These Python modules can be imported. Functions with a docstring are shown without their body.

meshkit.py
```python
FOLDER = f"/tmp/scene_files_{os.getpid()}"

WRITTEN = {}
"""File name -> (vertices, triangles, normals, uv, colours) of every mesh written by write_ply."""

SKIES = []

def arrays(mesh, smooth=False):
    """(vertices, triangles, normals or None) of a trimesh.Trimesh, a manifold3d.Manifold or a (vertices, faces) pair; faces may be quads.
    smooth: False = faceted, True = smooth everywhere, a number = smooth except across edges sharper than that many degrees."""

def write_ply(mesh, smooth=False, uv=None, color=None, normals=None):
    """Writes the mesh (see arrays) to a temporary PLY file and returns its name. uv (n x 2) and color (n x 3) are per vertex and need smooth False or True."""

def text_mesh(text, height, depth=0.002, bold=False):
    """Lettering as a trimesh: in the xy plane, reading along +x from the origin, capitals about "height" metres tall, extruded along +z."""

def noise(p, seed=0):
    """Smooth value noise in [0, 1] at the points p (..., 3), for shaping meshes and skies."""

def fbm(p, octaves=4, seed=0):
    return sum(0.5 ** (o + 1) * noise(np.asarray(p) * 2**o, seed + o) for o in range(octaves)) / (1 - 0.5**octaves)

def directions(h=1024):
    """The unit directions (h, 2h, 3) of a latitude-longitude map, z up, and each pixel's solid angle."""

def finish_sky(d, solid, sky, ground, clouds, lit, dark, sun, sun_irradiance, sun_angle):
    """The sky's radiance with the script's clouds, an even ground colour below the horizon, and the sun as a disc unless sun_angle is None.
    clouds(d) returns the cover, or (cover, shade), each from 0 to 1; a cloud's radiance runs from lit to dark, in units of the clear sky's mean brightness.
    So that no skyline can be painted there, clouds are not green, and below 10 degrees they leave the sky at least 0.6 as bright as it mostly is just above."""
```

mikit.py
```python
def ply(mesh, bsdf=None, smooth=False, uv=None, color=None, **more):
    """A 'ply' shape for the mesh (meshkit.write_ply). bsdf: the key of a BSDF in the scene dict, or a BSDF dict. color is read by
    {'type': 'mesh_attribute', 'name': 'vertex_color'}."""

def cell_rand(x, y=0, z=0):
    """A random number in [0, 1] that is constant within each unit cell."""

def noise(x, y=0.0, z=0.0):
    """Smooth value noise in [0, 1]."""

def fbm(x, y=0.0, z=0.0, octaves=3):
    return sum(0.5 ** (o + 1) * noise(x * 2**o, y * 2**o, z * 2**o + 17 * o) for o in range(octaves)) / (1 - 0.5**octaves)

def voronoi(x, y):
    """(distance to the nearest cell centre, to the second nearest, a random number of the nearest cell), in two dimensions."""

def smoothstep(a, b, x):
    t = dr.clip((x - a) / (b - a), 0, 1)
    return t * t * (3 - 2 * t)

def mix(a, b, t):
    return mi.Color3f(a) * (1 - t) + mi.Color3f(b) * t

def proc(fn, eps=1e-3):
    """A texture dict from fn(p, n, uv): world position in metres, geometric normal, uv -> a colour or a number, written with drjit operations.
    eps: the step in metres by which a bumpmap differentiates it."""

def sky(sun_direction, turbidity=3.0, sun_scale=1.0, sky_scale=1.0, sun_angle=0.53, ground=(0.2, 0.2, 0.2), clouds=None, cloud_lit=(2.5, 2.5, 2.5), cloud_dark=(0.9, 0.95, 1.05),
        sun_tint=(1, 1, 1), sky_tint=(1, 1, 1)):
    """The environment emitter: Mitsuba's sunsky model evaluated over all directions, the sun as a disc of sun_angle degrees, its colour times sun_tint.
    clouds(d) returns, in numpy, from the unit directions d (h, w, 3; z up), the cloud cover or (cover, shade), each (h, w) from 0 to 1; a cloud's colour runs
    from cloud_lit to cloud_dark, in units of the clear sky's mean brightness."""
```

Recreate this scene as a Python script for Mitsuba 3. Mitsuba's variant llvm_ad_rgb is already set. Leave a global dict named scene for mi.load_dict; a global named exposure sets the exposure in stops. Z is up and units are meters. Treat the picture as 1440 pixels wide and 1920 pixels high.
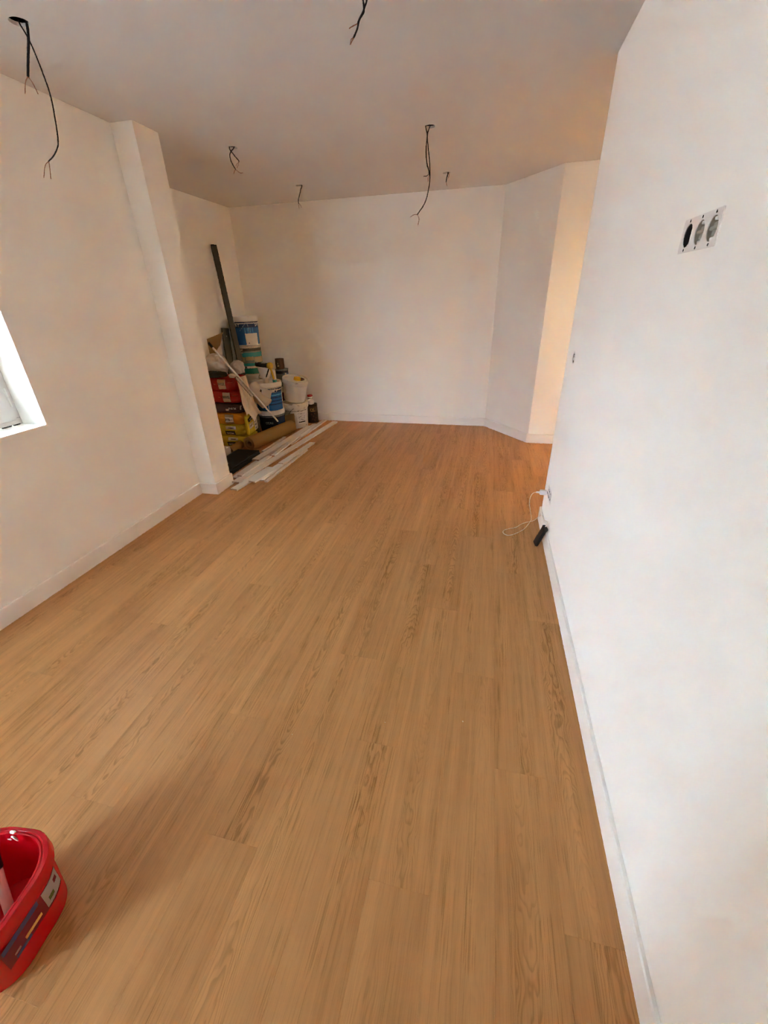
import math
import drjit as dr
import numpy as np, trimesh, mitsuba as mi, mikit, meshkit
import manifold3d as m3
from shapely.geometry import Polygon, Point, box as sbox
T = mi.ScalarTransform4f
A = np.array
PI = math.pi
rng = np.random.default_rng(7)
scene, labels, used = {}, {}, {}

# ------------------------------------------------------------------ camera, sky, lamp levels, exposure
exposure = 6.25
CAM = A([-0.48317, 0.0, 1.5])
RIGHT, FWD, DOWN = A([.97356823, .2270266, -.02497638]), A([-.21296897, .8628536, -.45839708]), A([.08251737, -.45160003, -.88839648])
scene['camera'] = {'type': 'perspective', 'fov': math.degrees(2 * math.atan(720 / 774.27)), 'fov_axis': 'x', 'near_clip': 0.02, 'far_clip': 100.0,
                   'to_world': T().look_at(origin=CAM.tolist(), target=(CAM + FWD).tolist(), up=(-DOWN).tolist())}
SKY = 6.9
LAMP = (.64, .41, .143)
scene['sky'] = mikit.sky([-0.3, -0.5, 0.8], turbidity=6, sun_scale=0.0, sky_scale=1.0, ground=(0.15, 0.15, 0.15),
                         clouds=lambda d: np.ones(d.shape[:2]), cloud_lit=(SKY * .745, SKY * 1.0, SKY * 1.25), cloud_dark=(SKY * .9, SKY * .95, SKY))

# ------------------------------------------------------------------ helpers
def num(name):
    n = used.get(name, 0); used[name] = n + 1
    return name if n == 0 else f'{name}_{n:03d}'
def thing(name, label, cat, group=None):
    k = num(name); labels[k] = {'label': label, 'category': cat}
    if group: labels[k]['group'] = group
    return k
def part(parent, name, mesh, mat, smooth=30, label=None, **kw):
    k = num(parent + '__' + name)
    scene[k] = mesh if isinstance(mesh, dict) else mikit.ply(mesh, mat, smooth=smooth, **kw)
    if label: labels[k] = {'label': label}
    return k
def single(name, label, cat, mesh, mat, smooth=30, group=None):
    k = thing(name, label, cat, group); scene[k] = mikit.ply(mesh, mat, smooth=smooth); return k
def struct(name, mesh, mat, smooth=False, label=None):
    k = num(name); scene[k] = mikit.ply(mesh, mat, smooth=smooth); labels[k] = {'kind': 'structure'}
    if label: labels[k]['label'] = label
    return k
cat = trimesh.util.concatenate
def bx(x0, x1, y0, y1, z0, z1):
    m = trimesh.creation.box((x1 - x0, y1 - y0, z1 - z0)); m.apply_translation(((x0 + x1) / 2, (y0 + y1) / 2, (z0 + z1) / 2)); return m
def tm(m):
    g = m.to_mesh(); return trimesh.Trimesh(g.vert_properties[:, :3], g.tri_verts, process=False)
def rbox(sx, sy, sz, r, seg=8):
    """rounded box centred on the origin"""
    s = m3.Manifold.sphere(r, seg)
    return tm(m3.Manifold.batch_hull([s.translate([a * (sx / 2 - r), b * (sy / 2 - r), c * (sz / 2 - r)]) for a in (-1, 1) for b in (-1, 1) for c in (-1, 1)]))
def frame(origin, xdir, zhint=(0, 0, 1)):
    """4x4 with x along xdir, z as near zhint as can be"""
    x = A(xdir, float); x /= np.linalg.norm(x); z = A(zhint, float); z = z - x * (z @ x); z /= np.linalg.norm(z)
    M = np.eye(4); M[:3, 0], M[:3, 1], M[:3, 2], M[:3, 3] = x, np.cross(z, x), z, origin; return M
def trs(x, y, z, rx=0., ry=0., rz=0.):
    return A(trimesh.transformations.compose_matrix(angles=[math.radians(a) for a in (rx, ry, rz)], translate=[x, y, z]))
def put(m, M):
    m = m.copy(); m.apply_transform(M); return m
def bar(a, b, w, t, r=.003, zhint=(0, 0, 1)):
    """chamfered bar from a to b, w wide, t thick"""
    a, b = A(a, float), A(b, float)
    return put(rbox(np.linalg.norm(b - a), w, t, r, 4), frame((a + b) / 2, b - a, zhint))
def spline(pts, n=8):
    p = A(pts, float)
    if len(p) < 3: return np.linspace(p[0], p[-1], n)
    q = np.vstack([2 * p[0] - p[1], p, 2 * p[-1] - p[-2]]); out = []
    for i in range(1, len(q) - 2):
        t = np.linspace(0, 1, n, endpoint=False)[:, None]
        out.append(.5 * (2 * q[i] + (q[i + 1] - q[i - 1]) * t + (2 * q[i - 1] - 5 * q[i] + 4 * q[i + 1] - q[i + 2]) * t**2 + (3 * q[i] - q[i - 1] - 3 * q[i + 1] + q[i + 2]) * t**3))
    return np.vstack(out + [p[-1:]])
def tube(pts, r, sides=8, n=8, smooth=True):
    p = spline(pts, n) if smooth else A(pts, float)
    t = np.gradient(p, axis=0); t /= np.linalg.norm(t, axis=1, keepdims=True) + 1e-12
    a = np.cross(t[0], [0, 0, 1.0] if abs(t[0, 2]) < .9 else [1.0, 0, 0]); a /= np.linalg.norm(a); va = []
    for k in range(len(p)):
        a = a - t[k] * (a @ t[k]); a /= np.linalg.norm(a); va.append(a)
    va = A(va); vb = np.cross(t, va); g = np.arange(sides) * 2 * PI / sides
    rr = np.broadcast_to(r, (len(p),))[:, None, None]
    v = (p[:, None] + rr * (np.cos(g)[None, :, None] * va[:, None] + np.sin(g)[None, :, None] * vb[:, None])).reshape(-1, 3)
    f = []
    for i in range(len(p) - 1):
        for j in range(sides):
            k, l = i * sides + j, i * sides + (j + 1) % sides
            f += [[k, l, l + sides], [k, l + sides, k + sides]]
    n0 = len(v); v = np.vstack([v, p[:1], p[-1:]])
    for j in range(sides):
        f += [[n0, (j + 1) % sides, j], [n0 + 1, (len(p) - 1) * sides + j, (len(p) - 1) * sides + (j + 1) % sides]]
    return trimesh.Trimesh(v, f, process=False)
def lathe(prof, sections=48):
    m = trimesh.creation.revolve(A(prof, float), sections=sections); return m
def grid(P, closed_u=False):
    """mesh of an (n, m, 3) lattice"""
    n, m = P.shape[:2]; i, j = np.meshgrid(np.arange(n - 1), np.arange(m - 1 + closed_u), indexing='ij'); j2 = (j + 1) % m
    q = np.stack([i * m + j, i * m + j2, (i + 1) * m + j2, (i + 1) * m + j], -1).reshape(-1, 4)
    return trimesh.Trimesh(P.reshape(-1, 3), np.vstack([q[:, [0, 1, 2]], q[:, [0, 2, 3]]]), process=False)
def sheet(P, th=.003):
    """a lattice given thickness along its normals"""
    m = grid(P); n = m.vertex_normals; a, b = P.reshape(-1, 3) + n * th / 2, P.reshape(-1, 3) - n * th / 2
    v = np.vstack([a, b]); k = len(a); f = [m.faces, m.faces[:, ::-1] + k]
    e = m.faces_sparse if False else None
    from collections import Counter
    c = Counter(); 
    for t in m.faces:
        for u, w in ((t[0], t[1]), (t[1], t[2]), (t[2], t[0])): c[(u, w)] += 1
    side = []
    for (u, w) in c:
        if (w, u) not in c: side += [[u, u + k, w + k], [u, w + k, w]]
    return trimesh.Trimesh(v, np.vstack(f + [A(side)]), process=False)
def text(s, h, depth=.001, bold=True):
    m = meshkit.text_mesh(s, h, depth, bold); b = m.bounds
    m.apply_translation((-(b[0, 0] + b[1, 0]) / 2, -(b[0, 1] + b[1, 1]) / 2, 0)); return m
def extr(poly, h):
    return trimesh.creation.extrude_polygon(poly, h, engine='earcut')

# ------------------------------------------------------------------ materials
def prin(name, col, rough=.5, metal=0., spec=.5, two=True, **kw):
    c = {'type': 'rgb', 'value': list(col)} if not isinstance(col, dict) else col
    b = {'type': 'principled', 'base_color': c, 'roughness': rough, 'metallic': metal, 'specular': spec, **kw}
    scene[name] = {'type': 'twosided', 'bsdf': b} if two else b
    return name
def sr(r, g, b):
    return [((c / 255 + .055) / 1.055)**2.4 if c > 10 else c / 255 / 12.92 for c in (r, g, b)]

def wall_fn(p, n, uv):
    m = mikit.fbm(p.x * 3 + 7, p.y * 3, p.z * 3, 3)
    return mi.Color3f(.893, .873, .818) * (.985 + .03 * m)
prin('mat_wall', mikit.proc(wall_fn), .75, spec=.25)
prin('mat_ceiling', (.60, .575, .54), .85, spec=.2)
prin('mat_trim', (.865, .838, .79), .38, spec=.5)

PW, PL, PX = 0.178, 1.22, -0.16       # plank width, length, a row edge
OFF = (1.765, 0.95, 1.35)             # where the end joints of every third row lie
def floor_fn(p, n, uv):
    s = (PX + PW - p.x) / PW
    row = dr.floor(s); u = (s - row - .5) * PW
    k = row - 3 * dr.floor(row / 3)
    off = dr.select(k < .5, OFF[0], dr.select(k < 1.5, OFF[1], OFF[2]))
    q = (p.y - off) / PL; pl = dr.floor(q); l = (q - pl) * PL
    r1, r2, r3, r4 = (mikit.cell_rand(row, pl, c) for c in (1, 2, 3, 4))
    wob = mikit.fbm(p.x * 10 + 31 * r1, p.y * 2.2 + 17 * r2, 3 * r3, 2) - .5
    fine = mikit.fbm(p.x * 55 + 13 * r2, p.y * 16 + 7 * r3, 5 * r4, 2) - .5
    d = u - (r1 - .5) * .09 - .03 * wob
    h = dr.select(r2 > .5, 1., -1.) * l * .55 + d * d * 150.0 + wob * .75 + fine * .16 + r3 * 5
    ring = h * 17.0
    fr = ring - dr.floor(ring)
    line = mikit.smoothstep(.35, .85, fr) * (1 - mikit.smoothstep(.85, 1.0, fr))
    cath = mikit.smoothstep(.38, .58, mikit.fbm(p.y * .9 + 5 * r1, 9 * r2, 3 * r4, 2)) * (1 - mikit.smoothstep(.018, .055, dr.abs(d)))
    pore = mikit.smoothstep(.62, .85, mikit.noise(p.x * 620, p.y * 16, row * 7 + pl))
    clump = mikit.smoothstep(.35, .75, mikit.fbm(p.x * 28 + 3 * r1, p.y * 2.0 + 9 * r2, row + pl, 2))
    dash = mikit.smoothstep(.58, .84, mikit.noise(p.x * 480, p.y * 11, row * 3 + pl))
    streak = mikit.fbm(p.x * 70, p.y * 2.6 + 40 * r1, row * 5 + pl * 3, 3)
    broad = mikit.fbm(p.x * 9, p.y * .8 + 40 * r1, row * 5 + pl * 3, 2)
    v = .60 + .36 * (streak - .5) + .34 * (broad - .5) - line * (.06 + .27 * cath) - dash * (.05 + .26 * clump) - .10 * pore + .07 * (r4 - .5)
    v = dr.clip(v, 0, 1)
    return mikit.mix(mi.Color3f(.290, .112, .036), mi.Color3f(.635, .325, .122), v)
prin('mat_floor', mikit.proc(floor_fn), .52, spec=.22)
prin('mat_subfloor', (.12, .08, .05), .9)

prin('black_rubber', (.010, .0085, .009), .6, spec=.2)
prin('copper', (.25, .09, .04), .4, .6)
prin('white_plastic', (.78, .77, .74), .35)
prin('beige_box', (.36, .31, .24), .6); prin('grey_box', (.22, .20, .16), .6)
prin('dark_void', (.012, .010, .009), .8)
prin('plaster_edge', (.72, .68, .63), .9)
prin('galv', (.38, .36, .30), .5, .3)
prin('gloss_black', (.008, .008, .008), .16, spec=.35)
prin('mat_plate', (.74, .70, .66), .55)
prin('grey_soft', (.30, .30, .31), .4)
prin('red_plastic', (.50, .003, .010), .26, spec=.5)
prin('dirty_window', (.66, .60, .56), .55)
prin('iron_dark', (.045, .042, .036), .5, .2)

# ------------------------------------------------------------------ the room
H = 2.508
YB, YR, YE = 5.442, -1.60, 0.30     # back wall, rear wall, near end of the left wall
# floor: slab and separate planks
slab = bx(-3.72, 2.75, -1.95, 5.6, -.12, -.0085)
fl = struct('floor', slab, 'mat_subfloor', label='oak coloured plank flooring')
def plank_mesh(x0, x1, y0, y1):
    c, t = .0006, .008
    P = A([[x0, y0, -t], [x1, y0, -t], [x1, y1, -t], [x0, y1, -t], [x0, y0, -c], [x1, y0, -c], [x1, y1, -c], [x0, y1, -c],
           [x0 + c, y0 + c, 0], [x1 - c, y0 + c, 0], [x1 - c, y1 - c, 0], [x0 + c, y1 - c, 0]])
    F = [[0, 1, 5, 4], [1, 2, 6, 5], [2, 3, 7, 6], [3, 0, 4, 7], [4, 5, 9, 8], [5, 6, 10, 9], [6, 7, 11, 10], [7, 4, 8, 11], [8, 9, 10, 11]]
    return (P, F)
for r in range(-16, 20):
    x1 = PX + PW * (1 - r); x0 = x1 - PW
    if x1 < -3.6 or x0 > 2.6: continue
    xmin, xmax = max(x0, -3.62), min(x1, 2.6)
    ylo, yhi = -1.59, 5.44
    if x0 >= .02: ylo, yhi = 2.80, 4.9
    spans = [(ylo, yhi)] if x1 > -2.86 else [(-1.59, YE), (3.0, yhi)]
    for k in range(-6, 6):
        for a, b in spans:
            y0 = OFF[r % 3] + PL * k; y1 = y0 + PL
            y0, y1 = max(y0, a), min(y1, b)
            if y1 - y0 > .01: part(fl, 'plank', plank_mesh(xmin, xmax, y0, y1), 'mat_floor', smooth=False)

# ceiling with round downlight cut-outs and the dark void over it
HOLES = [(-2.393, 1.955), (-1.0, 1.955), (-2.422, 3.551), (-2.418, 4.752), (-.981, 3.585), (-.984, 4.781)]
cp = sbox(-3.72, -3.35, 2.75, 5.6)
for x, y in HOLES: cp = cp.difference(Point(x, y).buffer(.0355, 24))
c = extr(cp, .0125); c.apply_translation((0, 0, H))
struct('ceiling', c, 'mat_ceiling')
struct('ceiling_deck', bx(-3.72, 2.75, -1.95, 5.6, H + .16, H + .26), 'dark_void')
struct('ceiling_side', cat([bx(-3.76, -3.72, -1.95, 5.6, H, H + .26), bx(2.75, 2.79, -1.95, 5.6, H, H + .26), bx(-3.76, 2.79, -1.99, -1.95, H, H + .26), bx(-3.76, 2.79, 5.6, 5.64, H, H + .26)]), 'dark_void')

# right wall, extruded along +x from its (y, z) outline, with the box holes
SW = dict(y0=1.262, y1=1.462, z0=1.592, z1=1.660)
def upright(poly, x, th):
    """polygon in (y, z) extruded from x to x + th"""
    m = extr(poly, th); v = m.vertices.copy(); m.vertices = np.stack([v[:, 2] + x, v[:, 0], v[:, 1]], 1); return m
wp = sbox(YR - .3, 0, 2.916, H)
GANG = [(1.292, 1.626), (1.362, 1.626), (1.432, 1.626)]
SMALLBOX, OUTLET = (2.690, 1.172), [(2.735, .302), (2.665, .302)]
for y, z in GANG + [SMALLBOX] + OUTLET: wp = wp.difference(Point(y, z).buffer(.029, 16))
struct('wall_right', upright(wp, 0, .12), 'mat_wall')
struct('wall_hall_near', bx(.12, 2.6, 2.796, 2.916, 0, H), 'mat_wall')
struct('wall_hall_end', bx(2.6, 2.72, 2.796, 5.5, 0, H), 'mat_wall')
struct('wall_hall_far', bx(.036, 2.6, 4.812, 4.95, 0, H), 'mat_wall')
dg = extr(Polygon([(-.446, 5.442), (.036, 4.812), (.036, 4.95), (-.30, 5.56), (-.446, 5.56)]), H)
struct('wall_diagonal', dg, 'mat_wall')
struct('wall_back', bx(-3.72, -.446, 5.442, 5.56, 0, H), 'mat_wall')
struct('wall_alcove', bx(-3.72, -3.618, 3.132, 5.442, 0, H), 'mat_wall')
struct('wall_pillar', bx(-3.72, -2.714, 2.901, 3.132, 0, H), 'mat_wall')
# left wall with the window and the balcony door behind the camera
WIN = (1.42, 1.80, 0.918, 1.70); DOOR = (-3.46, -2.76, 0.0, 2.16)   # x range, z range, in the rear wall

XL = -2.872
lp = sbox(YE, 0, 2.901, H).difference(sbox(WIN[0], WIN[2], WIN[1], WIN[3]))
struct('wall_left', upright(lp, XL - .30, .30), 'mat_wall')
RWALL = extr(sbox(-3.72, 0, .12, H).difference(sbox(DOOR[0], -.01, DOOR[1], DOOR[3])), .3); RWALL.vertices = np.stack([RWALL.vertices[:, 0], YR - RWALL.vertices[:, 2], RWALL.vertices[:, 1]], 1); RWALL.invert()
struct('wall_rear', RWALL, 'mat_wall')
struct('wall_rear_nook', bx(-1.42, .12, YR, -.52, 0, H), 'mat_wall')
struct('wall_rear_side', bx(-3.72, -3.62, YR, YE, 0, H), 'mat_wall')
struct('wall_rear_return', bx(-3.72, XL - .30, YE - .1, YE, 0, H), 'mat_wall')
# the ground outside, a storey below
struct('ground_outside', bx(-40, 30, -40, 40, -3.4, -3.2), prin('mat_outside', (.30, .30, .30), .9))

# skirting boards: a plain board with an eased top edge
BT, BH = .014, .101
def skirt(p, q, nrm):
    """board from p to q (x, y) standing against a wall whose normal into the room is nrm"""
    p, q, nrm = A(p, float), A(q, float), A(nrm, float)
    prof = A([[0, 0], [BT, 0], [BT, BH - .004], [BT - .004, BH], [.0012, BH], [.0012, BH - .006], [0, BH - .006]])
    V = np.vstack([[*(s + nrm * a), z] for s in (p, q) for a, z in prof]); n = len(prof)
    F = [[i, (i + 1) % n, n + (i + 1) % n] for i in range(n)] + [[i, n + (i + 1) % n, n + i] for i in range(n)]
    F += [[0, i + 1, i] for i in range(1, n - 1)] + [[n, n + i, n + i + 1] for i in range(1, n - 1)]
    m = trimesh.Trimesh(V, F, process=False); m.fix_normals(); return m
struct('baseboard_right', skirt((0, YR), (0, 2.930), (-1, 0)), 'mat_trim')
struct('baseboard_right_end', skirt((0, 2.916), (.12, 2.916), (0, 1)), 'mat_trim')
struct('baseboard_left', skirt((XL, YE), (XL, 2.887), (1, 0)), 'mat_trim')
struct('baseboard_pillar_front', skirt((XL, 2.901), (-2.700, 2.901), (0, -1)), 'mat_trim')
struct('baseboard_pillar', skirt((-2.714, 2.901), (-2.714, 3.146), (1, 0)), 'mat_trim')
struct('baseboard_pillar_back', skirt((-2.714, 3.132), (-3.604, 3.132), (0, 1)), 'mat_trim')
struct('baseboard_alcove', skirt((-3.618, 3.146), (-3.618, 5.428), (1, 0)), 'mat_trim')
struct('baseboard_back', skirt((-3.618, 5.442), (-.452, 5.442), (0, -1)), 'mat_trim')
dn = A([-.630, -.482]); dn /= np.linalg.norm(dn)
struct('baseboard_diagonal', skirt((-.446, 5.442), (.031, 4.819), dn), 'mat_trim')
struct('baseboard_hall', skirt((.027, 4.812), (2.6, 4.812), (0, -1)), 'mat_trim')

# window in the left wall
FW = .026
w = struct('window_1', cat([bx(XL - .225, XL - .168, WIN[1] - FW, WIN[1], WIN[2], WIN[3]), bx(XL - .225, XL - .168, WIN[0], WIN[0] + FW, WIN[2], WIN[3]),
                            bx(XL - .225, XL - .168, WIN[0] + FW, WIN[1] - FW, WIN[2] + .006, WIN[2] + FW), bx(XL - .225, XL - .168, WIN[0] + FW, WIN[1] - FW, WIN[3] - FW, WIN[3])]), 'dirty_window',
           label='white window frame set deep in the left wall')
for z0, z1 in ((1.020, 1.066), (1.070, 1.118)): part(w, 'hinge', tube([(XL - .160, WIN[1] - FW - .001, z0), (XL - .160, WIN[1] - FW - .001, z1)], .006, 10, smooth=False), 'mat_plate')
for z in (.955, 1.215): part(w, 'joint', bx(XL - .1685, XL - .1675, WIN[1] - FW, WIN[1] - .002, z, z + .0018), 'iron_dark', smooth=False)
def sash(key, y0, y1, z0, z1, xo, turn=lambda m: m):
    b = .085
    part(key, 'sash', turn(cat([bx(xo - .05, xo, y0, y0 + b, z0, z1), bx(xo - .05, xo, y1 - b, y1, z0, z1), bx(xo - .05, xo, y0 + b, y1 - b, z0, z0 + b), bx(xo - .05, xo, y0 + b, y1 - b, z1 - b, z1)])), 'dirty_window', smooth=False)
    part(key, 'glazing_bead', turn(cat([bx(xo - .03, xo + .004, y0 + b, y0 + b + .012, z0 + b, z1 - b), bx(xo - .03, xo + .004, y1 - b - .012, y1 - b, z0 + b, z1 - b), bx(xo - .03, xo + .004, y0 + b + .012, y1 - b - .012, z0 + b, z0 + b + .012)])), 'white_plastic', smooth=False)
    part(key, 'glass', turn(bx(xo - .026, xo - .025, y0 + b, y1 - b, z0 + b, z1 - b)), 'pane_glass', smooth=False)
scene['pane_glass'] = {'type': 'thindielectric'}
sash(w, WIN[0] + FW + .003, WIN[1] - FW - .003, WIN[2] + FW + .003, WIN[3] - FW - .003, XL - .160)
for y0, y1 in ((1.50, 1.58), (1.60, 1.667), (1.685, 1.715), (1.720, 1.735), (1.748, 1.784)):
    part(w, 'drain_slot', bx(XL - .172, XL - .1662, y0, y1, WIN[2] - .0002, WIN[2] + .0058), 'dark_void', smooth=False)
def rear(m):
    v = m.vertices.copy(); m.vertices = np.stack([v[:, 1], v[:, 0] - XL + YR, v[:, 2]], 1); m.invert(); return m
d = struct('door_1', rear(cat([bx(XL - .225, XL - .168, DOOR[1] - .05, DOOR[1], 0, DOOR[3]), bx(XL - .225, XL - .168, DOOR[0], DOOR[0] + .05, 0, DOOR[3]), bx(XL - .225, XL - .168, DOOR[0] + .05, DOOR[1] - .05, DOOR[3] - .05, DOOR[3])])), 'white_plastic',
           label='glazed balcony door behind the camera')
sash(d, DOOR[0] + .045, DOOR[1] - .045, .01, DOOR[3] - .045, XL - .158, rear)
struct('floor_threshold', bx(DOOR[0], DOOR[1], YR - .3, YR, -.02, .001), 'mat_trim')

# the lamp of the hall round the corner: a bare bulb on its flex
lk = thing('hall_lamp', 'bare warm bulb hanging from the ceiling of the hall round the corner', 'lamp')
part(lk, 'flex', tube([(1.45, 3.75, H), (1.45, 3.75, 1.86)], .003), 'black_rubber')
part(lk, 'socket', put(lathe([(0, 0), (.018, 0), (.02, .05), (.008, .06), (0, .06)], 20), trs(1.45, 3.75, 1.81)), 'black_rubber')
sh = lathe([(.012, .075), (.02, .078), (.125, .020), (.125, .016), (.018, .068), (.012, .068)], 32); part(lk, 'shade', put(sh, trs(1.45, 3.75, 1.765)), 'white_plastic')
bulb = trimesh.creation.icosphere(3, .04); bulb.apply_translation((1.45, 3.75, 1.772))
scene[num(lk + '__bulb')] = {**mikit.ply(bulb, 'white_plastic', smooth=True), 'emitter': {'type': 'area', 'radiance': {'type': 'rgb', 'value': [x * 12 for x in LAMP]}}}

# ================================================================== things
# ---- electrical boxes in the right wall (their holes are cut through the plaster)
def ring_box(depth=.045, r=.0285):
    """open round box set into the wall: axis +x, mouth at x = 0"""
    m = lathe([(r, 0), (r, depth), (0, depth), (0, depth + .002), (r + .002, depth + .002), (r + .002, 0), (r, 0)], 24)
    v = m.vertices.copy(); m.vertices = np.stack([v[:, 2], v[:, 0], v[:, 1]], 1); m.fix_normals(); return m
RB = ring_box()
sw = thing('switch_box', 'open three-gang switch box with screw holes high on the white right wall', 'switch box')
y0, y1, z0, z1 = 1.256, 1.472, 1.588, 1.664
fp = sbox(y0, z0, y1, z1).buffer(-.004).buffer(.004)
for y, z in GANG: fp = fp.difference(Point(y, z).buffer(.026, 16))
part(sw, 'mounting_plate', upright(fp, -.0022, .0022), 'mat_plate', smooth=False)
for i, (y, z) in enumerate(GANG): part(sw, 'box', put(RB, trs(0, y, z)), 'dark_void' if i == 2 else 'beige_box')
for i, (y, z) in enumerate(GANG):
    if i < 2:
        part(sw, 'mechanism', cat([put(rbox(.020, .034, .030, .003, 4), trs(.016, y + .003, z)), put(rbox(.010, .040, .008, .002, 4), trs(.004, y, z + .001))]), 'galv', label='pale metal switch mechanism')
        for s in (-1, 1): part(sw, 'clip', put(rbox(.008, .014, .007, .001, 4), trs(.006, y + .004, z + s * .0205)), 'white_plastic')
    else:
        part(sw, 'cover_edge', put(rbox(.012, .006, .046, .002, 4), trs(.004, y - .020, z)), 'white_plastic')
for y in (1.290, 1.362, 1.434):
    for z in (1.594, 1.658):
        s = trimesh.creation.cylinder(.0032, .0012, sections=12); s.apply_transform(trimesh.transformations.rotation_matrix(PI / 2, [0, 1, 0])); part(sw, 'screw_hole', put(s, trs(-.0024, y, z)), 'dark_void')
sb = thing('wall_box', 'small open round box in the right wall near its far edge, midway up', 'junction box')
y, z = SMALLBOX
part(sb, 'box', put(RB, trs(0, y, z)), 'grey_box')
part(sb, 'rim', upright(Point(y, z).buffer(.036, 20).difference(Point(y, z).buffer(.028, 20)), -.0015, .0015), 'white_plastic')
part(sb, 'insert', cat([put(rbox(.012, .020, .018, .003, 4), trs(.004, y + .002, z - .006)), put(rbox(.014, .012, .010, .002, 4), trs(.006, y - .004, z + .014))]), 'white_plastic')
part(sb, 'wire', tube([(.03, y, z), (.004, y - .012, z + .012), (.002, y - .004, z + .020), (.02, y + .006, z + .012)], .0015), 'black_rubber')
ot = thing('wall_socket', 'uncovered double wall socket low on the right wall above the baseboard', 'socket')
for k, (y, z) in enumerate(OUTLET):
    part(ot, 'box', put(RB, trs(0, y, z)), 'grey_box')
    m = put(lathe([(0, 0), (.021, 0), (.021, .004), (.017, .006), (.017, .018), (0, .018)], 24), trs(0, 0, 0, 0, -90, 0)); m.apply_translation((.010, y, z)); part(ot, 'socket_face', m, 'white_plastic')
part(ot, 'mounting_plate', upright(sbox(2.622, .262, 2.778, .342).buffer(-.006).buffer(.006).difference(Point(OUTLET[0]).buffer(.026)).difference(Point(OUTLET[1]).buffer(.026)), -.0018, .0018), 'mat_plate', smooth=False)
for y, z in ((2.672, .302), (2.658, .302), (2.700, .325), (2.700, .278)):
    part(ot, 'pin_hole', put(rbox(.004, .006, .006, .001, 4), trs(-.0036 if abs(y - 2.7) < .01 else -.0095, y, z)), 'dark_void')
ch = thing('charger', 'white plug-in charger block in the low wall socket', 'charger')
part(ch, 'body', put(rbox(.046, .030, .030, .004), trs(-.037, 2.735, .302)), prin('mat_charger', (.80, .79, .80), .3))
part(ch, 'pins', cat([put(rbox(.014, .004, .004, .001, 4), trs(-.0088, 2.735 + s * .0095, .302)) for s in (-1, 1)]), 'iron_dark')
cb = thing('charging_cable', 'thin white charging cable looping over the wood floor by the right wall', 'cable')
part(cb, 'plug', put(rbox(.022, .008, .011, .002, 4), trs(-.071, 2.735, .300)), 'white_plastic')
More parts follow.
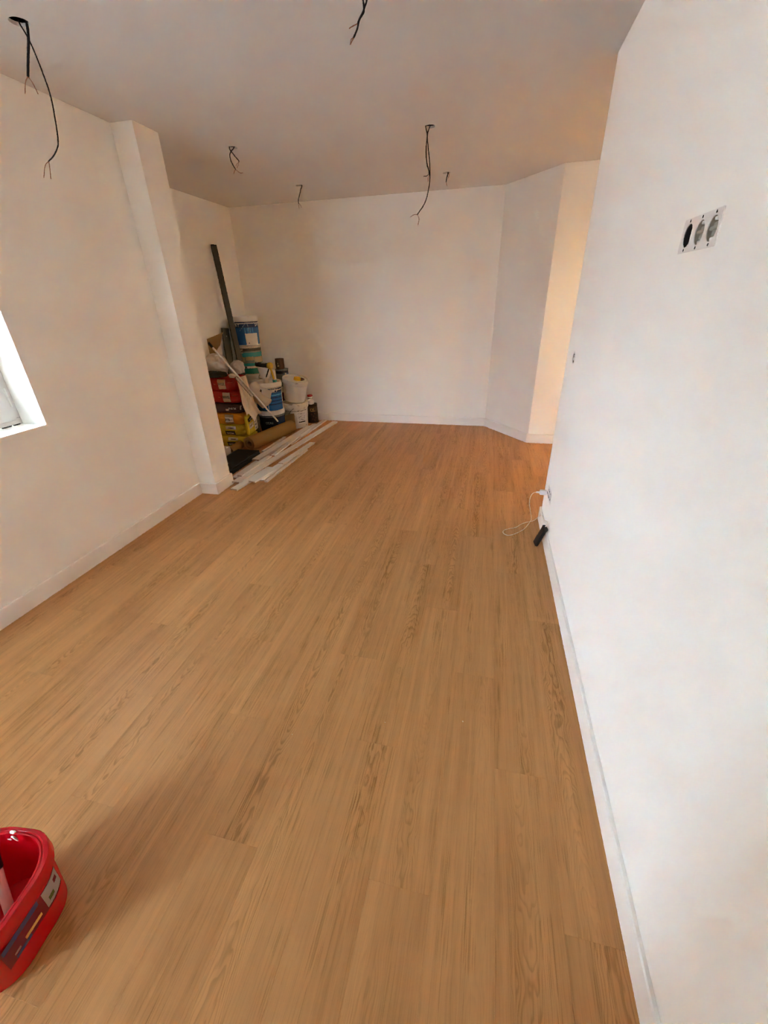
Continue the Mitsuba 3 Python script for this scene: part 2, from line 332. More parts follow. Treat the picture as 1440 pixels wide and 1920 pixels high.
pts = [(-.082, 2.735, .299), (-.100, 2.742, .288), (-.112, 2.757, .250), (-.110, 2.775, .195), (-.095, 2.800, .130), (-.077, 2.835, .065), (-.068, 2.868, .012), (-.072, 2.868, .003), (-.085, 2.832, .003), (-.121, 2.746, .003), (-.176, 2.671, .003),
       (-.228, 2.630, .003), (-.258, 2.634, .003), (-.273, 2.663, .003), (-.262, 2.698, .003), (-.225, 2.727, .003), (-.183, 2.751, .003), (-.144, 2.803, .0035), (-.098, 2.842, .0070), (-.050, 2.865, .012), (-.022, 2.845, .06), (-.0165, 2.77, .106), (-.010, 2.67, .125), (-.010, 2.585, .160),
       (-.012, 2.520, .188), (-.018, 2.502, .186), (-.022, 2.506, .172)]
part(cb, 'cord', tube(pts, .0021, 8, 8), prin('mat_cord', (.78, .70, .58), .45))
part(cb, 'tip', bar((-.0195, 2.504, .183), (-.0235, 2.508, .160), .009, .006, .002), 'white_plastic')
pb = thing('power_bank', 'small glossy black power bank propped against the right baseboard', 'power bank')
Mp = frame(A([-.044, 2.526, .078]), A([.046, -.01, .145]), (-1, -.25, .3))
part(pb, 'body', put(rbox(.150, .052, .022, .009, 12), Mp), 'gloss_black')
part(pb, 'front_plate', put(rbox(.118, .040, .003, .0014, 4), Mp @ trs(-.004, 0, .0115)), prin('mat_gloss2', (.012, .012, .013), .06, spec=.6), label='shiny front plate')
part(pb, 'end_cap', put(rbox(.024, .055, .028, .009, 12), Mp @ trs(.066, 0, 0)), 'gloss_black')

# ---- cables hanging from the downlight holes
def cables(key, label, strands):
    k = thing('ceiling_cable', label, 'cable', 'loose downlight cables hanging from the ceiling holes')
    for pts, r in strands:
        dark = r > .002
        part(k, 'cable' if dark else 'wire', tube(pts, r, 8, 6), 'black_rubber' if dark else 'copper')
def up(x, y, *q): return [(x, y, H + .08), (x, y, H + .03)] + list(q)
C = .0036
cables(0, 'pair of long black cables from the ceiling hole nearest the left wall window', [
    (up(-2.372, 1.965, (-2.366, 1.960, 2.498), (-2.377, 1.958, 2.459), (-2.404, 1.958, 2.411), (-2.435, 1.958, 2.355)), .0046),
    ([(-2.435, 1.958, 2.357), (-2.457, 1.958, 2.339), (-2.475, 1.958, 2.308)], .0014), ([(-2.435, 1.958, 2.357), (-2.421, 1.958, 2.335), (-2.410, 1.958, 2.300)], .0014),
    (up(-2.405, 1.965, (-2.397, 1.958, 2.507), (-2.375, 1.955, 2.463), (-2.363, 1.955, 2.417), (-2.355, 1.958, 2.350), (-2.351, 1.958, 2.285), (-2.364, 1.958, 2.207), (-2.380, 1.958, 2.146), (-2.399, 1.958, 2.120), (-2.430, 1.958, 2.098), (-2.462, 1.958, 2.084)), .0026),
    ([(-2.462, 1.958, 2.084), (-2.490, 1.958, 2.069), (-2.517, 1.958, 2.029)], .0014), ([(-2.462, 1.958, 2.084), (-2.468, 1.958, 2.059), (-2.480, 1.958, 2.022)], .0014)])
cables(1, 'black twin cable entering at the top edge over the middle of the floor', [
    (up(-1.008, 1.955, (-1.004, 1.955, 2.506), (-.990, 1.955, 2.427), (-.988, 1.955, 2.393), (-.987, 1.957, 2.368), (-.993, 1.955, 2.359), (-1.003, 1.955, 2.349), (-1.008, 1.955, 2.339), (-1.011, 1.955, 2.330), (-1.018, 1.955, 2.319), (-1.027, 1.955, 2.307)), .0031),
    (up(-.985, 1.95, (-.990, 1.95, 2.503), (-.968, 1.951, 2.424), (-.974, 1.952, 2.391), (-.982, 1.952, 2.376), (-.990, 1.951, 2.362), (-1.003, 1.951, 2.347), (-1.009, 1.951, 2.338)), .0031),
    ([(-1.008, 1.953, 2.339), (-1.027, 1.955, 2.336), (-1.041, 1.955, 2.332)], .0016), ([(-1.027, 1.955, 2.307), (-1.032, 1.955, 2.301), (-1.040, 1.955, 2.292)], .0016), ([(-1.027, 1.955, 2.307), (-1.035, 1.955, 2.305), (-1.039, 1.955, 2.296)], .0014)])
cables(2, 'short crossed black cable pair hanging in front of the left alcove', [
    (up(-2.440, 3.553, (-2.447, 3.551, 2.504), (-2.437, 3.549, 2.491), (-2.414, 3.551, 2.461), (-2.387, 3.551, 2.432), (-2.387, 3.551, 2.424)), C),
    (up(-2.405, 3.553, (-2.412, 3.553, 2.507), (-2.437, 3.555, 2.492), (-2.451, 3.551, 2.473), (-2.452, 3.551, 2.448), (-2.444, 3.551, 2.421), (-2.422, 3.551, 2.382)), C),
    ([(-2.387, 3.551, 2.426), (-2.407, 3.551, 2.414), (-2.416, 3.551, 2.401)], .0015), ([(-2.387, 3.551, 2.426), (-2.396, 3.551, 2.406), (-2.411, 3.551, 2.391)], .0015),
    ([(-2.422, 3.551, 2.384), (-2.435, 3.551, 2.373), (-2.444, 3.551, 2.358)], .0019), ([(-2.422, 3.551, 2.384), (-2.398, 3.551, 2.365), (-2.386, 3.551, 2.359), (-2.366, 3.551, 2.360)], .0019)])
cables(3, 'thin single cable from the ceiling hole nearest the back wall left corner', [
    (up(-2.402, 4.755, (-2.393, 4.752, 2.502), (-2.407, 4.752, 2.478), (-2.420, 4.752, 2.449), (-2.434, 4.752, 2.417), (-2.443, 4.752, 2.396), (-2.445, 4.752, 2.366)), C),
    ([(-2.445, 4.752, 2.368), (-2.4446, 4.752, 2.345), (-2.444, 4.752, 2.325)], .0018), ([(-2.444, 4.752, 2.373), (-2.425, 4.752, 2.351), (-2.419, 4.752, 2.333)], .0018)])
cables(4, 'longest black cable loop hanging in front of the back wall right half', [
    (up(-1.004, 3.585, (-1.008, 3.583, 2.506), (-.997, 3.581, 2.467), (-1.002, 3.583, 2.420), (-1.003, 3.583, 2.373), (-.996, 3.583, 2.317), (-.983, 3.583, 2.280), (-.976, 3.583, 2.251)), C),
    (up(-.975, 3.585, (-.981, 3.585, 2.507), (-.997, 3.587, 2.467), (-.990, 3.586, 2.401), (-.979, 3.586, 2.334), (-.974, 3.586, 2.248), (-.979, 3.583, 2.185), (-1.003, 3.583, 2.103), (-1.059, 3.583, 2.032)), .0032),
    ([(-.977, 3.583, 2.264), (-.994, 3.583, 2.249), (-1.018, 3.583, 2.248)], .0022), ([(-.976, 3.583, 2.253), (-.986, 3.583, 2.236), (-.984, 3.583, 2.217)], .0016),
    ([(-1.059, 3.583, 2.033), (-1.084, 3.583, 2.033), (-1.111, 3.583, 2.020)], .0018), ([(-1.059, 3.583, 2.033), (-1.046, 3.583, 2.006), (-1.054, 3.583, 1.969)], .0018)])
cables(5, 'short cable stub from the ceiling hole nearest the diagonal wall', [
    (up(-.972, 4.783, (-.972, 4.781, 2.505), (-.983, 4.781, 2.470), (-.987, 4.781, 2.442)), .0048),
    ([(-.987, 4.781, 2.444), (-.983, 4.781, 2.428), (-.976, 4.781, 2.411)], .0020), ([(-.970, 4.781, 2.507), (-.961, 4.781, 2.489), (-.970, 4.781, 2.469)], .0018)])

# ---- red bucket, rounded-rectangular, cut by the left edge of the picture
def rr(hx, hy, r, n=10):
    """rounded rectangle outline, counter-clockwise"""
    out = []
    for cx, cy, a in ((hx - r, hy - r, 0), (-hx + r, hy - r, 90), (-hx + r, -hy + r, 180), (hx - r, -hy + r, 270)):
        g = np.radians(np.linspace(a, a + 90, n)); out.append(np.stack([cx + r * np.cos(g), cy + r * np.sin(g)], 1))
    return np.vstack(out)
BX, BY = -1.607, .222
def ringz(hx, hy, r, z): return np.column_stack([rr(hx, hy, r) + [BX, BY], np.full(40, z)])
# (half x, half y, corner radius, height) up the outside, over the lip and down the inside
PROF = [(.104, .116, .080, 0), (.110, .122, .084, .006), (.126, .138, .100, .172), (.126, .138, .100, .178), (.1345, .1465, .106, .180), (.1355, .1475, .107, .184), (.1355, .1475, .107, .216), (.1335, .1455, .106, .220),
        (.1260, .1380, .102, .2205), (.1240, .1360, .101, .2175), (.1225, .1345, .100, .2175), (.1205, .1325, .099, .220), (.1175, .1295, .098, .2195), (.1160, .128, .097, .213), (.112, .124, .094, .06), (.102, .114, .080, .012)]
MBK = trs(BX - .004, BY, 0, 0, 0, 7) @ trs(-BX, -BY, 0)
rb = thing('bucket', 'red rounded-rectangular plastic bucket on the wood floor at the lower left', 'bucket')
P = np.stack([ringz(*q) for q in PROF]); m = grid(P, True)
nb = len(m.vertices); V = np.vstack([m.vertices, [[BX, BY, 0], [BX, BY, .012]]]); k = np.arange(40); j = (k + 1) % 40; last = (len(PROF) - 1) * 40
m = trimesh.Trimesh(V, np.vstack([m.faces, np.stack([np.full(40, nb), j, k], 1), np.stack([np.full(40, nb + 1), last + k, last + j], 1)]), process=False)
part(rb, 'body', put(m, MBK), 'red_plastic', smooth=40)
def side(y, z, off):
    """a point on the bucket's right-hand flank and round its far corner, y measured along the flank"""
    t = z / .178; hx, hy, r = .110 + .016 * t, .122 + .016 * t, .084 + .016 * t
    ymax = hy - r; 
    if y <= ymax: return (BX + hx + off, BY + y, z)
    a = (y - ymax) / r
    return (BX + hx - r + (r + off) * math.cos(a), BY + ymax + (r + off) * math.sin(a), z)
def flank(y0, y1, z0, z1, off, n=14):
    return put(grid(A([[side(y, z, off) for y in np.linspace(y0, y1, n)] for z in (z0, z1)])), MBK)
prin('label_red', (.17, .008, .018), .35); prin('label_blue', (.035, .05, .14), .35); prin('label_pale', (.36, .30, .27), .4); prin('label_yellow', (.70, .42, .10), .4); prin('label_green', (.10, .13, .03), .4)
lb = part(rb, 'label', flank(-.080, .098, .078, .158, .0006), 'label_red', label='printed label in dark red, blue, cream and yellow')
part(lb, 'band', flank(-.076, .022, .138, .156, .0011), 'label_blue'); part(lb, 'band', flank(-.060, -.018, .080, .092, .0011), 'label_blue')
part(lb, 'emblem', flank(.034, .096, .086, .154, .0011), 'label_pale'); part(lb, 'leaf', flank(.044, .062, .100, .116, .0016), 'label_green'); part(lb, 'leaf', flank(.072, .086, .122, .140, .0016), 'label_red')
part(lb, 'stripe', flank(-.030, .018, .094, .106, .0011), 'label_yellow'); part(lb, 'stripe', flank(-.060, -.044, .096, .104, .0011), 'label_pale')
part(rb, 'paint_drip', put(cat([put(rbox(.016, .008, .012, .004), trs(BX - .022, BY + .133, .2185)), put(rbox(.010, .004, .030, .002), trs(BX - .017, BY + .1268, .202, 8)), put(rbox(.020, .004, .006, .002), trs(BX - .040, BY + .1266, .196, 0, 20))]), MBK), prin('mat_paint', (.80, .74, .68), .3), label='splash of white paint on the rim')
hd = thing('roller_handle', 'pale wooden tool handle with black end standing in the red bucket', 'tool handle')
part(hd, 'shaft', tube([(BX + .052, BY - .012, .026), (BX - .022, BY + .062, .205)], .0115, 14, smooth=False), prin('mat_pinkwood', (.60, .33, .27), .5))
part(hd, 'grip', tube([(BX - .018, BY + .058, .196), (BX - .046, BY + .086, .262)], .014, 14, smooth=False), 'black_rubber')

# ================================================================== the pile in the alcove
def patch(rf, z0, z1, a0, a1, off=.0008, M=None, n=14):
    """a sticker on a surface of revolution; angles in degrees"""
    n = max(3, int(abs(a1 - a0) / 2.5) + 1); g = np.radians(np.linspace(a0, a1, n)); P = A([[((rf(z) + off) * math.cos(a), (rf(z) + off) * math.sin(a), z) for a in g] for z in np.linspace(z0, z1, 4)])
    m = grid(P); return put(m, M) if M is not None else m
def wrap(s, h, rf, zc, ac, off=.001, M=None, bold=True):
    m = text(s, h, .0006, bold); v = m.vertices; a = math.radians(ac) + v[:, 0] / rf(zc); z = zc + v[:, 1]
    r = A([rf(q) for q in z]) + off + v[:, 2]; m.vertices = np.stack([r * np.cos(a), r * np.sin(a), z], 1); return put(m, M) if M is not None else m
def pail(t, M, h, r0, r1, mat, lid='white_plastic', rim=True, name='body'):
    rf = lambda z: r0 + (r1 - r0) * z / h
    pr = [(0, 0), (r0 - .004, 0), (r0, .004)]
    if rim:
        for z in (h * .80, h * .87): pr += [(rf(z - .006), z - .006), (rf(z) + .005, z - .002), (rf(z) + .005, z + .002), (rf(z + .006), z + .006)]
    pr += [(r1, h - .004), (r1 + .002, h), (r1 - .004, h), (r0 - .004, .012), (0, .012)]
    part(t, name, put(lathe(pr), M), mat, smooth=35)
    if lid:
        part(t, 'lid', put(lathe([(0, h - .006), (r1 - .016, h - .006), (r1 - .012, h + .010), (r1 - .002, h + .014), (r1 + .006, h + .011), (r1 + .008, h + .004), (r1 + .008, h - .040), (r1 + .0035, h - .042), (r1 + .0035, h + .002), (0, h + .002)]), M), lid, smooth=35)
    return rf
def dirty(p, n, uv):
    d = mikit.smoothstep(.60, .80, mikit.fbm(p.x * 26, p.y * 26, p.z * 34, 3))
    return mikit.mix(mi.Color3f(.66, .61, .52), mi.Color3f(.26, .17, .09), d * .75)
prin('mat_dirty', mikit.proc(dirty), .5)
prin('mat_pail_white', (.66, .62, .55), .42)
prin('blue_deep', (.006, .022, .085), .35); prin('blue_mid', (.008, .085, .26), .35); prin('blue_light', (.06, .36, .58), .35); prin('paper', (.70, .66, .60), .7)
prin('teal', (.004, .17, .13), .4); prin('teal_sea', (.02, .26, .25), .4); prin('sign_brown', (.06, .035, .02), .5); prin('cream', (.55, .47, .33), .5); prin('sand', (.38, .28, .15), .5); prin('stone_grey', (.17, .19, .16), .5); prin('print_grey', (.30, .28, .25), .6)
prin('tin_grey', (.16, .17, .17), .4, .4); prin('tin_blue', (.09, .12, .22), .4); prin('navy', (.008, .010, .028), .4); prin('wine', (.11, .012, .016), .4); prin('tin_brown', (.10, .038, .018), .4, .2); prin('gold', (.42, .24, .05), .4, .3)
prin('black_plastic', (.011, .0105, .010), .6, spec=.25); prin('yellow', (.55, .36, .02), .4); prin('wire_steel', (.5, .5, .5), .35, .8)

# blue paint pail on top of the corner stack
M = trs(-3.430, 5.05, 1.028); tk = thing('paint_pail', 'blue labelled paint pail with white lid, on top of the corner stack', 'paint pail', 'blue paint pails')
rf = pail(tk, M, .315, .146, .155, 'mat_pail_white')
lb = part(tk, 'label', patch(rf, .012, .268, -175, 40, .001, M, 40), 'blue_mid', label='blue printed label')
part(lb, 'band', patch(rf, .205, .268, -175, 40, .0016, M, 40), 'blue_deep')
for a in (-64, -51, -46, -40, -28): part(lb, 'stripe', patch(rf, .128, .204, a - 1.2, a + 1.2, .0016, M, 3), 'blue_light')
part(lb, 'lettering', wrap('SKY', .036, rf, .236, -102, .002, M), 'paper'); part(lb, 'lettering', wrap('SKY', .036, rf, .236, 4, .002, M), 'paper')
part(tk, 'paper_sheet', patch(rf, .004, .140, -66, -6, .004, M, 16), 'paper', label='blank white paper sheet stuck on its front')
part(tk, 'paper_mark', patch(rf, .030, .036, -56, -49, .0048, M, 3), 'black_plastic')
part(tk, 'handle', put(tube([(.158 * math.cos(math.radians(a)), .158 * math.sin(math.radians(a)), z) for a, z in ((-52, .290), (-56, .262), (-66, .230), (-78, .195), (-86, .172))], .0018, 6), M), 'wire_steel')
part(tk, 'handle', put(tube([(.159 * math.cos(math.radians(a)), .159 * math.sin(math.radians(a)), z) for a, z in ((-52, .29), (-50, .24), (-47, .18), (-45, .13))], .0015, 6), M), 'wire_steel')

# teal tin in the middle of the corner stack
M = trs(-3.435, 5.05, .694); tk = thing('paint_tin', 'teal and beige picture-printed tin with toothed lid under the blue pail', 'paint tin')
Ht = .333; rf = lambda z: .150
part(tk, 'body', put(lathe([(0, 0), (.148, 0), (.150, .004), (.150, Ht - .016), (.153, Ht - .012), (.153, Ht - .002), (.150, Ht), (0, Ht)]), M), 'cream', smooth=35)
part(tk, 'lid', put(lathe([(.1545, Ht - .014), (.1575, Ht - .012), (.1575, Ht - .001), (.150, Ht + .0005), (.150, Ht - .0005), (.1545, Ht - .002)]), M), 'mat_pail_white')
for a in range(-150, 30, 9): part(tk, 'lid_tab', patch(lambda z: .1565, Ht - .026, Ht - .010, a, a + 5, .001, M, 3), 'paper')
lb = part(tk, 'label', patch(rf, .006, Ht - .028, -170, 30, .0008, M, 30), 'stone_grey', label='picture of beach and sea in beige and teal')
for z0, z1, a0, a1, mt in ((.272, .304, -170, 30, 'sign_brown'), (.205, .255, -95, 30, 'teal_sea'), (.150, .208, -118, -84, 'sand'), (.166, .212, -80, -42, 'sand'), (.135, .200, -40, 30, 'sand'), (.100, .132, -120, 30, 'teal_sea'), (.074, .092, -130, -84, 'black_plastic'), (.074, .096, -80, -30, 'paper'), (.006, .070, -170, 30, 'teal')):
    part(lb, 'print', patch(rf, z0, z1, a0, a1, .0013, M, 20), mt)
part(lb, 'print', patch(rf, .250, .296, -112, -88, .0018, M, 8), 'cream'); part(lb, 'lettering', wrap('COR', .026, rf, .273, -100, .0022, M), 'sign_brown')

# white pails under it
for z, lab in ((.347, 'plain off-white pail directly below the teal tin'), (0, 'off-white pail standing on the floor in the alcove corner')):
    tk = thing('white_pail', lab, 'pail', 'off-white pails in the alcove'); pail(tk, trs(-3.430, 5.05, z), .331, .146, .156, 'mat_dirty', 'mat_pail_white' if z else 'mat_dirty')

# navy bucket on the floor, blue pail on it
M = trs(-3.11, 4.80, 0); tk = thing('navy_bucket', 'dark navy bucket with pale rim on the floor below the front blue pail', 'bucket')
rf = pail(tk, M, .236, .150, .160, 'navy', None, False)
part(tk, 'rim', put(lathe([(.158, .218), (.164, .220), (.164, .237), (.150, .240), (.0, .240), (0, .237), (.150, .236)]), M), 'tin_grey')
part(tk, 'lettering', wrap('GDM', .030, rf, .150, -78, .001, M), 'stone_grey'); part(tk, 'print', patch(rf, .040, .105, -75, -38, .001, M), 'wine', label='dark red print'); part(tk, 'print', patch(rf, .11, .21, -40, 10, .001, M), 'blue_deep')
M = trs(-3.11, 4.80, .241); tk = thing('paint_pail', 'blue labelled paint pail with tools lying on its white lid, front of the pile', 'paint pail', 'blue paint pails')
rf = pail(tk, M, .380, .156, .166, 'mat_pail_white')
part(tk, 'base_band', put(lathe([(.155, .002), (.168, .004), (.1695, .050), (.158, .056)]), M), 'white_plastic')
lb = part(tk, 'label', patch(rf, .060, .338, -170, 12, .001, M, 40), 'blue_mid', label='blue printed label')
part(lb, 'band', patch(rf, .275, .338, -170, 12, .0016, M, 40), 'blue_deep'); part(lb, 'lettering', wrap('SKY', .040, rf, .298, -38, .002, M), 'paper')
for a in (-70, 9): part(lb, 'stripe', patch(rf, .062, .27, a - 1.2, a + 1.2, .0016, M, 3), 'paper')
for z in (.13, .17, .21, .24): part(lb, 'stripe', patch(rf, z, z + .012, -66, 6, .0013, M, 16), 'blue_light' if z == .24 else 'blue_deep')
ZL = .241 + .3835                                                   # on its recessed lid
tk = thing('plastic_cup', 'white plastic cup on a narrow foot standing on the front blue pail', 'cup')
part(tk, 'bowl', put(lathe([(0, .060), (.050, .060), (.074, .150), (.076, .186), (.072, .186), (.046, .068), (0, .068)]), trs(-3.082, 4.735, ZL)), 'white_plastic')
part(tk, 'foot', put(lathe([(0, 0), (.036, 0), (.034, .060), (0, .060)]), trs(-3.082, 4.735, ZL)), 'mat_pail_white')
part(tk, 'handle', tube([(-3.150, 4.735, ZL + .10), (-3.165, 4.72, ZL + .075), (-3.145, 4.70, ZL + .06), (-3.10, 4.692, ZL + .058)], .003), 'iron_dark')
tk = thing('sealant_tube', 'upright white sealant tube with teal foot beside the white cup', 'sealant tube')
part(tk, 'barrel', put(lathe([(0, .034), (.024, .034), (.024, .140), (.018, .150), (.006, .152), (.005, .175), (0, .175)], 24), trs(-2.985, 4.765, ZL)), 'paper')
part(tk, 'foot', put(lathe([(0, 0), (.0255, 0), (.0255, .036), (0, .036)], 24), trs(-2.985, 4.765, ZL)), 'teal_sea')
gk = thing('caulking_gun', 'black and yellow caulking gun lying across the white cup', 'caulking gun')
ga, gb = A([-3.158, 4.70, ZL + .222]), A([-2.965, 4.655, ZL + .212])
part(gk, 'barrel', tube([ga, gb], .027, 18, smooth=False), 'black_plastic')
part(gk, 'lettering', put(text('DUE', .020), frame(ga * .40 + gb * .60 + A([0, -.012, .0262]), gb - ga, (0, -.42, .9))), 'paper', smooth=False)
part(gk, 'lettering', put(text('II', .020), frame(ga * .86 + gb * .14 + A([0, -.012, .0262]), gb - ga, (0, -.42, .9))), 'paper', smooth=False)
part(gk, 'head', put(lathe([(0, -.02), (.030, -.02), (.038, -.006), (.038, .016), (.028, .028), (0, .030)], 24), frame(gb, A([0, 0, 1.]), gb - ga)), 'yellow')
part(gk, 'grip', bar(gb + [.006, 0, -.02], gb + [.028, .006, -.155], .030, .022, .008), 'yellow')
part(gk, 'trigger', bar(gb + [-.012, 0, -.025], gb + [-.068, .004, -.130], .016, .012, .004), 'black_plastic')

# tins against the back wall
tk = thing('round_tin', 'dark red tin with pale lid at the back of the pile, under the grey tin', 'tin', 'round tins at the back of the pile')
part(tk, 'body', put(lathe([(0, 0), (.110, 0), (.112, .004), (.112, .425), (0, .425)]), trs(-3.135, 5.285, 0)), 'wine', smooth=35)
part(tk, 'lid', put(lathe([(0, .426), (.114, .426), (.115, .432), (.115, .486), (.108, .492), (0, .492)]), trs(-3.135, 5.285, 0)), 'mat_pail_white', smooth=35)
M = trs(-3.135, 5.285, .493); tk = thing('round_tin', 'grey and blue tin below the small brown tin by the back wall', 'tin', 'round tins at the back of the pile'); rf = lambda z: .085
part(tk, 'body', put(lathe([(0, 0), (.087, 0), (.087, .006), (.085, .008), (.085, .206), (.0875, .208), (.0875, .216), (.080, .218), (.078, .212), (0, .212)]), M), 'tin_grey', smooth=35)
part(tk, 'label', patch(rf, .015, .200, -52, 10, .001, M), 'tin_blue'); part(tk, 'band', patch(rf, .165, .200, -150, 12, .0014, M, 30), 'navy'); part(tk, 'panel', patch(rf, .02, .150, -86, -54, .0014, M), 'stone_grey'); part(tk, 'emblem', patch(rf, .150, .172, -40, -26, .002, M), 'paper')
M = trs(-3.150, 5.285, .712); tk = thing('round_tin', 'small brown printed tin standing on the grey and blue tin', 'tin', 'round tins at the back of the pile'); rf = lambda z: .057
part(tk, 'body', put(lathe([(0, 0), (.058, 0), (.057, .005), (.057, .115), (.059, .118), (.059, .125), (.052, .126), (.050, .120), (0, .120)], 32), M), 'tin_brown', smooth=35)
part(tk, 'label', patch(rf, .010, .108, -120, -62, .001, M), 'sign_brown', label='dark label with cream mark'); part(tk, 'emblem', patch(rf, .030, .052, -100, -76, .0016, M), 'cream'); part(tk, 'emblem', patch(rf, .06, .078, -96, -84, .0016, M), 'paper')
M = trs(-2.775, 5.325, 0); tk = thing('round_tin', 'dark brown tin with gold lettering on the floor beside the skirting strips', 'tin', 'round tins at the back of the pile'); rf = lambda z: .072
part(tk, 'body', put(lathe([(0, 0), (.074, 0), (.072, .006), (.072, .238), (.0745, .241), (.0745, .250), (.066, .251), (.064, .245), (0, .245)], 36), M), prin('tin_dark', (.028, .016, .012), .4, .2), smooth=35)
part(tk, 'band', patch(rf, .150, .225, -130, 20, .001, M, 24), 'sign_brown'); part(tk, 'lettering', wrap('OL', .040, rf, .180, -62, .002, M), 'gold')
for a, z in ((-80, .11), (-60, .08), (-44, .115), (-70, .045), (-50, .03), (-35, .06)): part(tk, 'print', patch(rf, z, z + .022, a - 6, a + 6, .0012, M, 6), 'tin_brown')
M = trs(-2.785, 5.315, .2515); tk = thing('plastic_bottle', 'small white bottle with red cap on the dark brown tin', 'bottle')
part(tk, 'bottle', put(lathe([(0, 0), (.046, 0), (.048, .005), (.046, .050), (.036, .058), (.036, .100), (0, .100)], 28), M), 'white_plastic', smooth=40)
part(tk, 'cap', put(lathe([(0, .1005), (.037, .1005), (.036, .118), (.030, .122), (0, .122)], 28), M), prin('cap_red', (.42, .012, .012), .4), smooth=40)
part(tk, 'label', patch(lambda z: .0365, .074, .080, -130, 20, .001, M, 12), 'sign_brown')

# off-white pails in front of the back wall
M = trs(-2.912, 5.095, 0); tk = thing('white_pail', 'dirty white pail with faded print and wire handle, below the yellow-capped pail', 'pail', 'off-white pails in the alcove')
rf = pail(tk, M, .325, .140, .166, 'mat_dirty', None)
part(tk, 'rim', put(lathe([(.164, .262), (.172, .264), (.173, .326), (.164, .330), (.150, .328), (.150, .318), (0, .318), (0, .312), (.160, .312), (.164, .30)]), M), 'mat_dirty', smooth=35)
part(tk, 'label', patch(rf, .055, .215, -62, -12, .001, M), 'paper', label='white label with smudged grey print')
for a, z, h_, w_ in ((-53, .192, .007, 6), (-41, .188, .014, 4), (-27, .191, .006, 8), (-54, .165, .005, 3), (-44, .158, .009, 5), (-31, .166, .005, 3), (-21, .155, .010, 4), (-52, .138, .012, 5), (-38, .136, .005, 6), (-25, .128, .016, 4), (-50, .112, .008, 3), (-40, .108, .015, 3.5), (-30, .106, .007, 5)): part(tk, 'print', patch(rf, z, z + h_, a - w_, a + w_, .0016, M, 5), 'print_grey')
part(tk, 'stripe', patch(rf, .078, .092, -56, -18, .0016, M), 'black_plastic')
g = [(-150 + i * 17, .252 - .018 * math.sin(math.radians(i * 17))) for i in range(9)]
part(tk, 'handle', put(tube([(.176 * math.cos(math.radians(a)), .176 * math.sin(math.radians(a)), z) for a, z in g], .0026, 6), M), 'iron_dark')
part(tk, 'handle', put(tube([(.174 * math.cos(math.radians(a)), .174 * math.sin(math.radians(a)), z) for a, z in ((-112, .165), (-98, .205), (-84, .245), (-72, .275))], .0022, 6), M), 'iron_dark')
M = trs(-2.904, 5.085, .3185) @ trs(0, 0, 0.040, 5, 12, 0); tk = thing('white_pail', 'tilted white pail with a yellow spout cap in its lid', 'pail', 'off-white pails in the alcove')
rf = pail(tk, M, .265, .132, .158, 'mat_pail_white', 'mat_dirty', False)
part(tk, 'spout_cap', put(lathe([(0, .272), (.046, .272), (.044, .300), (.036, .304), (0, .304)], 24), M @ trs(.035, -.025, 0)), prin('cap_yellow', (.72, .42, .005), .4), smooth=40, label='bright yellow cap')
part(tk, 'stain', put(lathe([(0, .2722), (.062, .2722), (.058, .276), (0, .2765)], 24), M @ trs(.048, .02, 0)), 'tin_brown', label='brown stain on the lid')

# grey mixing bucket under the hanging cloth
M = trs(-3.297, 4.562, 0); tk = thing('grey_bucket', 'grimy grey mixing bucket under the hanging cloth', 'bucket')
def grime(p, n, uv): return mikit.mix(mi.Color3f(.030, .028, .020), mi.Color3f(.14, .125, .10), mikit.smoothstep(.35, .7, mikit.fbm(p.x * 12, p.y * 12, p.z * 9, 3)))
pail(tk, M, .262, .108, .122, prin('mat_grime', mikit.proc(grime), .7), None)

# dark metal profiles leaning on the alcove wall
bk = thing('metal_profile', 'long dark grey metal profile leaning on the alcove wall', 'metal bar')
ta, tb = A([-3.569, 4.90, 2.074]), A([-3.33, 4.715, .002]); part(bk, 'bar', bar(tb, ta, .062, .030, .003, (1, -.6, .2)), prin('mat_profile', (.045, .042, .033), .45, .3))
part(bk, 'end_cap', bar(ta, ta + (ta - tb) / np.linalg.norm(ta - tb) * .012, .064, .032, .004, (1, -.6, .2)), 'black_plastic')
bk = thing('metal_profile', 'short wide dark grey profile behind the long one', 'metal bar')
ta, tb = A([-3.568, 4.82, 1.237]), A([-3.49, 4.61, .002]); part(bk, 'bar', bar(tb, ta, .085, .030, .004, (1, -.6, .2)), 'mat_profile')
part(bk, 'screw', put(trimesh.creation.icosphere(2, .008), trs(*(ta * .93 + tb * .07 + A([.014, -.010, 0])))), 'galv')

